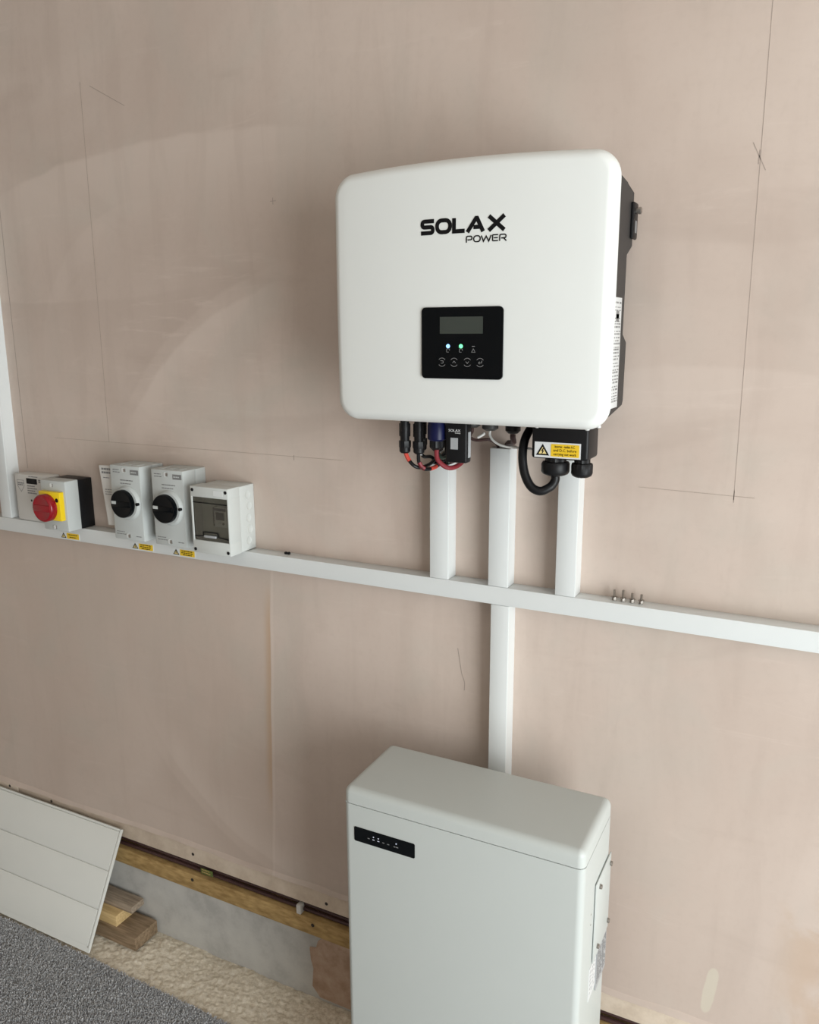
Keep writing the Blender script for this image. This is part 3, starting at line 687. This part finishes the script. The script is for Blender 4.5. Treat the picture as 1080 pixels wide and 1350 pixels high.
tag(obj('signal_cable', tube(B(), [(-.512, -.10, 1.5285), (-.512, -.10, 1.522), (-.514, -.09, 1.513), (-.525, -.07, 1.508), (-.540, -.045, 1.504), (-.549, -.028, 1.494), (-.549, -.024, 1.47), (-.549, -.024, 1.44)], .0055, 8), CABLEBR), 'thicker dark brown cable bending from the black gland into the middle trunking', 'cable')
tag(obj('wire_end', tube(B(), [(-.5655, -.138, 1.524), (-.559, -.139, 1.5275), (-.552, -.140, 1.532)], .0024, 8), CABLEW), 'short white wire end beside the small gland', 'wire')

# ------------------------------------------------------------------ switchgear on the trunking
def text_lines(bm, x0, x1, y, z0, n, step, h, seed):
    r = random.Random(seed)
    for i in range(n):
        x = x0; z = z0 - i * step; e = x0 + (x1 - x0) * r.uniform(.75, 1)
        while x < e:
            b = min(e, x + r.uniform(.003, .009)); box(bm, x, b, y - .0004, y + .0004, z - h / 2, z + h / 2); x = b + .0014
    return bm
def isolator(x0, x1, z0, z1, label, kz):
    D = .081; t = thing('rotary_isolator', label, 'isolator switch', ((x0 + x1) / 2, 0, z0), 'grey rotary isolators on the trunking'); xc = (x0 + x1) / 2
    obj('base', bx(x0 + .001, x1 - .001, -.036, 0, z0 + .001, z1 - .001, bev=.002), GREYP, t)
    lid = obj('lid', bx(x0, x1, -D, -.037, z0, z1, bev=.0025), GREYP, t)
    for z, s in ((z1, -1), (z0, 1)):
        obj('lid_screw', lathe(B(), (xc - .004, -D + .002, z + s * .011), (0, -1, 0), [(0, .006), (.0030, .006), (.0036, .0045)], 14), PVC, lid)
        obj('recess_shade', bx(xc - .0015, xc + .004, -D - .0022, -D + .001, z + s * .011 - .004, z + s * .011 + .004), STEEL, lid, smooth=0)  # steel-coloured block drawing the shaded half of the screw recess
    for i in range(3): obj('top_rib', bx(x0 + .012 + i * .026, x0 + .030 + i * .026, -.070, -.045, z1 - .001, z1 + .0012, bev=.0005), GREYP, lid)
    kc = ((x0 + x1) / 2 + .001, kz)
    obj('dial_ring', lathe(B(), (kc[0] + .002, -D + .001, kc[1]), (0, -1, 0), [(0, .043), (.003, .043), (.006, .040), (.010, .0385), (.010, .037)], 36), GREYP, t)
    kn = obj('knob', lathe(B(), (kc[0] - .0005, -D - .008, kc[1]), (0, -1, 0), [(0, .0345), (.010, .0345), (.0122, .0335), (.0126, .032), (.0120, .030), (.0120, .004)], 36), GLOSSB, t)
    obj('pointer_grip', bx(kc[0] - .031, kc[0] + .028, -D - .0215, -D - .018, kc[1] - .007, kc[1] + .007, bev=.0015), GLOSSB, kn)
    obj('pointer_mark', bx(kc[0] - .030, kc[0] - .0155, -D - .0222, -D - .020, kc[1] - .0005, kc[1] + .0068), GREYP, kn, smooth=0)
    obj('padlock_hole', lathe(B(), (kc[0] + .0405, -D - .004, kc[1] + .001), (0, -1, 0), [(0, .004), (.0062, .004), (.0066, .0035)], 12), BLACK, t)
    bd = obj('badge', bx(x1 - .031, x1 - .004, -D - .0006, -D + .001, z1 - .021, z1 - .009), GREYPR, t, smooth=0)
    obj('lettering', text_lines(B(), x1 - .028, x1 - .007, -D - .0006, z1 - .015, 1, .01, .0026, 3), GREYP, bd, smooth=0)
    bm = text_lines(B(), x0 + .010, x0 + .036, -D, z1 - .011, 2, .006, .0022, 1)
    text_lines(bm, x0 + .032, x0 + .074, -D, z1 - .036, 2, .008, .0024, 2)
    text_lines(bm, x0 + .008, x0 + .040, -D, z0 + .020, 2, .006, .0018, 4); text_lines(bm, x1 - .026, x1 - .006, -D, z0 + .012, 1, .006, .002, 5)
    tag(obj('print', bm, GREYPR, lid, smooth=0), kind='stuff')
    return t
isolator(-1.562, -1.464, TZ1 + .0005, 1.399, 'grey rotary isolator with black knob beside the printed card', 1.307)
isolator(-1.4275, -1.329, TZ1 + .0005, 1.398, 'grey rotary isolator with black knob next to the windowed enclosure', 1.307)
# printed card held against the first isolator
t = thing('printed_card', 'white printed card standing against the side of a grey isolator', 'card', (-1.60, -.055, 1.236))
bm = B(); prism(bm, [(-1.621, 1.390), (-1.5623, 1.392), (-1.5623, 1.240), (-1.604, 1.238)], -.060, -.057, 'xz'); obj('sheet', bm, CREAM, t, smooth=0)
bm = text_lines(B(), -1.613, -1.57, -.060, 1.382, 2, .009, .005, 11); text_lines(bm, -1.609, -1.585, -.060, 1.360, 1, .01, .002, 12); text_lines(bm, -1.606, -1.57, -.060, 1.330, 3, .006, .002, 13)
tag(obj('print', bm, GREYPR, t, smooth=0), kind='stuff')
# main switch: black base, pale lid, yellow plate and red knob
t = thing('main_switch', 'main switch with red knob on a yellow plate and black base', 'isolator switch', (-1.763, 0, TZ1))
x0, x1, z0, z1, D = -1.808, -1.718, TZ1 + .0005, 1.344, .088
obj('base', bx(x0 + .001, x1 - .0005, -.045, 0, z0, z1 - .001, bev=.002), BLACK, t)
lid = obj('lid', bx(x0, x1, -D, -.045, z0, z1, bev=.0025), GREYP, t)
for z in (z1 - .012, z0 + .009):
    obj('lid_screw', lathe(B(), (-1.767, -D + .001, z), (0, -1, 0), [(0, .0055), (.003, .0055), (.0036, .004)], 12), PVC, lid)
    obj('recess_shade', bx(-1.7645, -1.7605, -D - .0022, -D + .001, z - .004, z + .004), STEEL, lid, smooth=0)  # block in darker steel, stands for shade inside the screw recess
pl = obj('yellow_plate', bx(-1.801, -1.725, -D - .014, -D + .001, 1.2425, 1.3175, bev=.002), YELP, t)
obj('padlock_hole', lathe(B(), (-1.7355, -D - .013, 1.297), (0, -1, 0), [(0, .0055), (.0014, .0055), (.0016, .004)], 14), BLACK, pl)
kn = obj('red_knob', lathe(B(), (-1.772, -D - .012, 1.276), (0, -1, 0), [(0, .036), (.016, .036), (.019, .0345), (.021, .031), (.0195, .028), (.0195, .004)], 40), RED, t)
obj('grip', bx(-1.803, -1.741, -D - .034, -D - .028, 1.267, 1.285, bev=.003), RED, kn)
# electricity meter
t = thing('electricity_meter', 'white electricity meter with small dark display beside the upright trunking', 'meter', (-1.90, 0, TZ1))
obj('case', bx(-1.962, -1.838, -.045, 0, TZ1 + .004, 1.342, bev=.003), CREAM, t)
obj('foot', bx(-1.955, -1.845, -.036, 0, TZ1, TZ1 + .006), CREAM, t, smooth=0)
obj('display', bx(-1.914, -1.874, -.0462, -.044, 1.318, 1.333), GLOSSB, t, smooth=0)
bm = text_lines(B(), -1.914, -1.876, -.045, 1.312, 4, .0065, .0030, 21); text_lines(bm, -1.905, -1.87, -.045, 1.338, 1, .01, .0025, 22)
text_lines(bm, -1.950, -1.928, -.045, 1.318, 2, .005, .0035, 23); text_lines(bm, -1.868, -1.848, -.045, 1.330, 2, .005, .0035, 24)
tag(obj('print', bm, GREYPR, t, smooth=0), kind='stuff')
bm = strokes(B(), [[(-1.952, 1.326), (-1.926, 1.326), (-1.926, 1.310), (-1.939, 1.294), (-1.952, 1.310)]], .0010, lambda x, z: -.045, .0004, closed=(0,)); obj('approval_mark', bm, GREYPR, t, smooth=0)
obj('status_light', lathe(B(), (-1.902, -.0445, 1.272), (0, -1, 0), [(0, .0032), (.001, .0032), (.0015, .002)], 10), CABLEG, t)
# enclosure with a smoked window
t = thing('breaker_enclosure', 'pale grey enclosure with smoked window showing a small device', 'enclosure', (-1.24, 0, TZ1))
x0, x1, z0, z1, D = -1.294, -1.185, TZ1 + .0005, 1.370, .098
bs = obj('base', bx(x0 + .0015, x1 - .0015, -.055, 0, z0, z1 - .0015, bev=.003), ENCL, t)
for i, (z, y) in enumerate(((1.345, -.026), (1.318, -.022), (1.290, -.026), (1.262, -.022), (1.236, -.028))):
    obj('knockout', lathe(B(), (x1 - .0018, y, z), (1, 0, 0), [(0, .0105), (.0006, .0105), (.0009, .0098), (.0004, .0090), (.0004, .002)], 22), ENCL, bs)
wx0, wx1, wz0, wz1 = -1.289, -1.1885, 1.2435, 1.3455
bm = B(); box(bm, x0, x1, -D, -.056, z0, wz0, bev=.0015); box(bm, x0, x1, -D, -.056, wz1, z1, bev=.0015)
box(bm, x0, wx0, -D, -.056, wz0 - .002, wz1 + .002, bev=.001); box(bm, wx1, x1, -D, -.056, wz0 - .002, wz1 + .002, bev=.001)
lid = obj('lid', bm, ENCL, t)
for x in (x0 + .0065, x1 - .0065):
    for z in (z0 + .0085, z1 - .0085): obj('lid_screw', lathe(B(), (x, -D + .001, z), (0, -1, 0), [(0, .004), (.0018, .004), (.0022, .003)], 10), BLACK, lid)
obj('moulded_plate', bx(-1.226, -1.199, -D - .0006, -D + .001, 1.3515, 1.3640), PVC, lid, smooth=0)
obj('inner_face', bx(wx0, wx1, -.066, -.056, wz0, wz1), INNER, t, smooth=0)
dv = obj('device', bx(-1.238, -1.203, -.085, -.066, 1.276, 1.322, bev=.001), WHITEPR, t)
obj('device_shoulder', bx(-1.246, -1.238, -.080, -.066, 1.276, 1.320), BLACK, dv, smooth=0)
obj('device_band', bx(-1.2375, -1.2035, -.0856, -.084, 1.314, 1.3205), BLUEP, dv, smooth=0)
obj('device_screen', bx(-1.233, -1.209, -.0858, -.084, 1.293, 1.311), GLOSSB, dv, smooth=0)
obj('device_button', lathe(B(), (-1.212, -.0848, 1.285), (0, -1, 0), [(0, .003), (.0012, .003)], 12), GREYPR, dv)
obj('device_button', lathe(B(), (-1.221, -.0848, 1.287), (0, -1, 0), [(0, .003), (.0012, .003)], 12), GREYP, dv)
pn = obj('smoked_window', bx(wx0 + .0006, wx1 - .0006, -.0962, -.0942, wz0 + .0006, wz1 - .0006), SMOKE, t, smooth=0); pn['label'] = 'smoked see-through window flap'
bm = strokes(B(), [[(wx0 + .001, 1.2515), (-1.263, 1.2545), (-1.263, 1.2640), (-1.222, 1.2640), (-1.218, 1.2545), (wx1 - .001, 1.2515)]], .0022, lambda x, z: -.0965, .0006)
obj('window_latch', bm, BLACK, pn, smooth=0)
obj('latch_grip', bx(-1.259, -1.224, -.1005, -.0962, 1.2515, 1.2575, bev=.0015), LABELG, pn)
obj('window_rail', bx(wx0 + .001, wx1 - .001, -.0972, -.0962, 1.3315, 1.3335), BLACK, pn, smooth=0)

# warning stickers on the trunking
for (a, b, lab) in ((-1.808, -1.737, 'yellow warning sticker on the trunking under the red main switch'), (-1.551, -1.477, 'yellow warning sticker on the trunking under the isolator beside the printed card'), (-1.415, -1.342, 'yellow warning sticker on the trunking under the isolator next to the enclosure')):
    st = warning(None, a, b, 1.1765, 1.1955, -TD, [.7, .55] if a < -1.7 else [.75, .8, .6], backing=False, tri_frac=.34)
    st.name = 'warning_sticker'; tag(st, lab, 'sticker', 'warning stickers on the trunking')

# four bolts standing on the trunking, one black scrap
for i, (x, h) in enumerate(((-.330, .0205), (-.3135, .0215), (-.2965, .0185), (-.2795, .0190))):
    t = thing('bolt', 'small steel bolt standing on the trunking, ' + ('nearest of four to the upright trunking', 'second of four from the upright trunking', 'third of four from the upright trunking', 'farthest of four from the upright trunking')[i], 'bolt', (x, -.020, TZ1), 'four small bolts on the trunking')
    obj('head', lathe(B(), (x, -.020, TZ1), (0, 0, 1), [(0, .0042), (.0005, .0046), (.0065, .0046), (.007, .0040)], 6, ), BOLTM, t, smooth=0)
    obj('flange', lathe(B(), (x, -.020, TZ1 + .006), (0, 0, 1), [(0, .0056), (.0012, .0056)], 16), BOLTM, t)
    bm = B(); pr = []
    z = .007
    while z < h: pr += [(z, .0023), (z + .0006, .0019)]; z += .0012
    obj('threaded_shank', lathe(bm, (x, -.020, TZ1), (0, 0, 1), pr, 12), BOLTM, t)
bm = B(); lathe(bm, (-1.090, -.016, TZ1), (0, 0, 1), [(0, .004), (.003, .005), (.005, .002)], 8); lathe(bm, (-1.081, -.017, TZ1), (0, 0, 1), [(0, .003), (.004, .0035), (.006, .0015)], 7)
box(bm, -1.088, -1.082, -.018, -.0145, TZ1, TZ1 + .0022)
tag(obj('plastic_scrap', bm, BLACK), 'tiny black plastic scrap lying on the horizontal trunking', 'scrap')

# ------------------------------------------------------------------ battery
bt = thing('battery_unit', 'tall pale grey battery cabinet standing under the inverter', 'battery', (-.531, -.209, .0))
BX0, BX1, BY0, BY1, BZS, BZT = -.768, -.294, -.306, -.112, .8245, .8575
def rounded_block(x0, x1, y0, y1, z0, z1, rv, rt_):
    """vertical edges rounded by rv, top edges by rt_"""
    bm = B(); rings = []
    def ring(d, z): return [(a, b, z) for a, b in rrect(x0 + d, x1 - d, y0 + d, y1 - d, max(rv - d, .002), 8)]
    rings.append(ring(0, z0))
    if rt_:
        rings.append(ring(0, z1 - rt_))
        for i in range(1, 9): a = PI / 2 * i / 8; rings.append(ring(rt_ * (1 - math.cos(a)), z1 - rt_ + rt_ * math.sin(a)))
    else: rings.append(ring(0, z1))
    V = [[bm.verts.new(p) for p in r] for r in rings]; n = len(V[0])
    for a, b in zip(V, V[1:]):
        for k in range(n): bm.faces.new((a[k], a[(k + 1) % n], b[(k + 1) % n], b[k]))
    bm.faces.new(V[0][::-1]); bm.faces.new(V[-1])
    return bm
cab = obj('cabinet', rounded_block(BX0, BX1, BY0, BY1, .045, BZS - .0008, .013, 0), BATT, bt)
obj('top_lid', rounded_block(BX0, BX1, BY0, BY1, BZS + .0008, BZT, .014, .014), BATT, bt)
obj('seam', bx(BX0 + .003, BX1 - .003, BY0 + .003, BY1 - .003, BZS - .001, BZS + .001), BATT, bt, smooth=0)
for x in (-.74, -.35):
    obj('foot', bx(x, x + .03, BY0 + .02, BY1 - .02, .0125, .047, bev=.003), BLACK, bt)
bm = B(); prism(bm, rrect(-.7445, -.6135, .7480, .7785, .003, 4), BY0 - .0010, BY0 + .002, 'xz')
bd = obj('display_strip', bm, GLOSSB, bt); bd['label'] = 'narrow gloss black display strip with tiny lights'
for i in range(5):
    x = -.7145 + i * .0107
    obj('indicator', bx(x, x + .0042, BY0 - .0013, BY0, .7605, .7618), WLED if i in (1, 2) else DIMPR, bd, smooth=0)
    if i in (1, 2): obj('indicator', bx(x + .001, x + .0032, BY0 - .0013, BY0, .7660, .7678), WLED, bd, smooth=0)
obj('indicator', lathe(B(), (-.6525, BY0 - .0008, .7675), (0, -1, 0), [(0, .0014), (.0005, .0014)], 8), WLED, bd)
obj('lettering', text_lines(B(), -.658, -.645, BY0 - .001, .7605, 1, .01, .0016, 31), DIMPR, bd, smooth=0)
# service plate and labels on the side
sp = obj('service_plate', bx(BX1 + .0012, BX1 + .0034, -.2235, BY1 - .001, .580, .743, bev=.0005), BATT, bt)
obj('plate_spacer', bx(BX1 - .002, BX1 + .0013, -.2190, BY1 - .005, .585, .738), BATT, sp, smooth=0)
for y, z in ((-.119, .722), (-.199, .725), (-.119, .597), (-.198, .599)):
    obj('screw', lathe(B(), (BX1 + .003, y, z), (1, 0, 0), [(0, .0045), (.004, .0045), (.0048, .0036), (.0044, .0015)], 12), BOLTM, sp)
for z in (.696, .675): obj('hole_disc', lathe(B(), (BX1 - .001, -.243, z), (1, 0, 0), [(0, .0018), (.0013, .0018)], 8), BOLTM, bt)  # dark discs standing in for the darkness of two small holes
lb = obj('spec_label', bx(BX1 + .0005, BX1 + .0024, -.188, -.116, .493, .577), LABELG, bt, smooth=0)
bm = B(); rr_ = random.Random(9); z = .570
while z > .50:
    y = -.184
    while y < -.122: y1 = min(-.120, y + rr_.uniform(.006, .02)); box(bm, BX1 + .0022, BX1 + .0027, y, y1, z, z + .0025); y = y1 + rr_.uniform(.003, .01)
    z -= .0055
tag(obj('print', bm, GREYPR, lb, smooth=0), kind='stuff')
lb2 = obj('paper_label', bx(BX1 - .0005, BX1 + .0010, -.238, -.190, .508, .577), LABELW, bt, smooth=0)
bm = B(); z = .566
while z > .515:
    y = -.234
    while y < -.196: y1 = min(-.195, y + rr_.uniform(.004, .012)); box(bm, BX1 + .0008, BX1 + .0013, y, y1, z, z + .002); y = y1 + rr_.uniform(.004, .012)
    z -= .009
tag(obj('print', bm, LABELG, lb2, smooth=0), kind='stuff')

# ------------------------------------------------------------------ leaning grooved panel and timber offcuts
pa = thing('wall_panel', 'white grooved panel leaning against the foot of the wall', 'panel', (-2.3, -.164, .012))
PXR, PXL = -1.712, -3.1
p0 = Vector((0, -.164, .013)); p1 = Vector((0, -.008, .309)); ax = (p1 - p0); PL = ax.length; ax.normalize(); nrm = Vector((0, -ax.z, ax.y))
def on_panel(bm):          # local (x, along, out) -> room
    for v in bm.verts: v.co = Vector((v.co.x, 0, 0)) + p0 + ax * v.co.z + nrm * (-v.co.y)
    return bm
obj('backing_sheet', on_panel(bx(PXL, PXR, 0, .006, 0, PL, bev=.0008)), PANELW, pa)
edges = [.016, .115, .219, PL - .006]
for a, b in zip(edges, edges[1:]):
    obj('plank', on_panel(bx(PXL, PXR - .007, -.0035, .001, a + .0012, b - .0012, bev=.0012)), PANELW, pa)
bm = B(); box(bm, PXR - .0055, PXR, -.0030, .001, .012, PL, bev=.001); box(bm, PXL, PXR - .0055, -.0030, .001, PL - .005, PL, bev=.001)
obj('edge_bead', on_panel(bm), PANELW, pa)
def offcut(name, label, x0, x1, y0, y1, z0, z1, m_, rz=0, end=None):
    bm = bx(x0, x1, y0, y1, z0, z1, bev=.0015)
    c = Vector((x1, (y0 + y1) / 2, 0))
    for v in bm.verts:
        d = v.co - c; v.co.x = c.x + d.x * math.cos(rz) - d.y * math.sin(rz); v.co.y = c.y + d.x * math.sin(rz) + d.y * math.cos(rz)
    o = tag(obj(name, bm, m_), label, 'timber', 'timber offcuts stacked behind the panel')
    return o
offcut('timber_offcut', 'thick weathered timber offcut lying on the screed, lowest of the stack', -2.05, -1.607, -.091, -.004, .003, .043, OLDW2)
offcut('timber_offcut', 'short sawn pine offcut with a fresh yellow end, middle of the stack', -1.98, -1.690, -.078, -.012, .0432, .0780, NEWW)
offcut('timber_offcut', 'thin grey weathered timber offcut, topmost of the stack', -2.0, -1.655, -.050, -.002, .0782, .0985, OLDW)

# ------------------------------------------------------------------ cables in the gap at the foot of the wall
for i, (y, z, r, m_, lab) in enumerate(((.018, .245, .0055, CABLEBR, 'brown cable lying lowest in the dark gap below the wall'), (.022, .257, .0050, CABLEBR, 'brown cable running above another in the dark gap below the wall'), (.030, .266, .0045, CABLEB, 'black cable running along the top of the dark gap below the wall'))):
    pts = [(RL + .05 + (RX - RL - .1) * k / 30, y + .002 * noise.noise((k * .7, i, 0)), z + .004 * noise.noise((k * .6, i * 3, 5))) for k in range(31)]
    tag(obj('floor_level_cable', tube(B(), pts, r, 7, smooth=3), m_), lab, 'cable')
t = tag(obj('cable_tag', bx(-1.434, -1.392, .004, .0055, .249, .266, bev=.0004), GREENT), 'small green printed tag on the cables below the wall', 'tag')
tag(obj('print', text_lines(B(), -1.430, -1.396, .004, .262, 2, .007, .003, 41), BATTEN, t, smooth=0), kind='stuff')
bm = B(); box(bm, -1.114, -1.100, .001, .020, .236, .262, bev=.002)
tag(obj('cable_clip', bm, CREAM), 'small white cable clip fixed on the batten below the wall', 'clip')
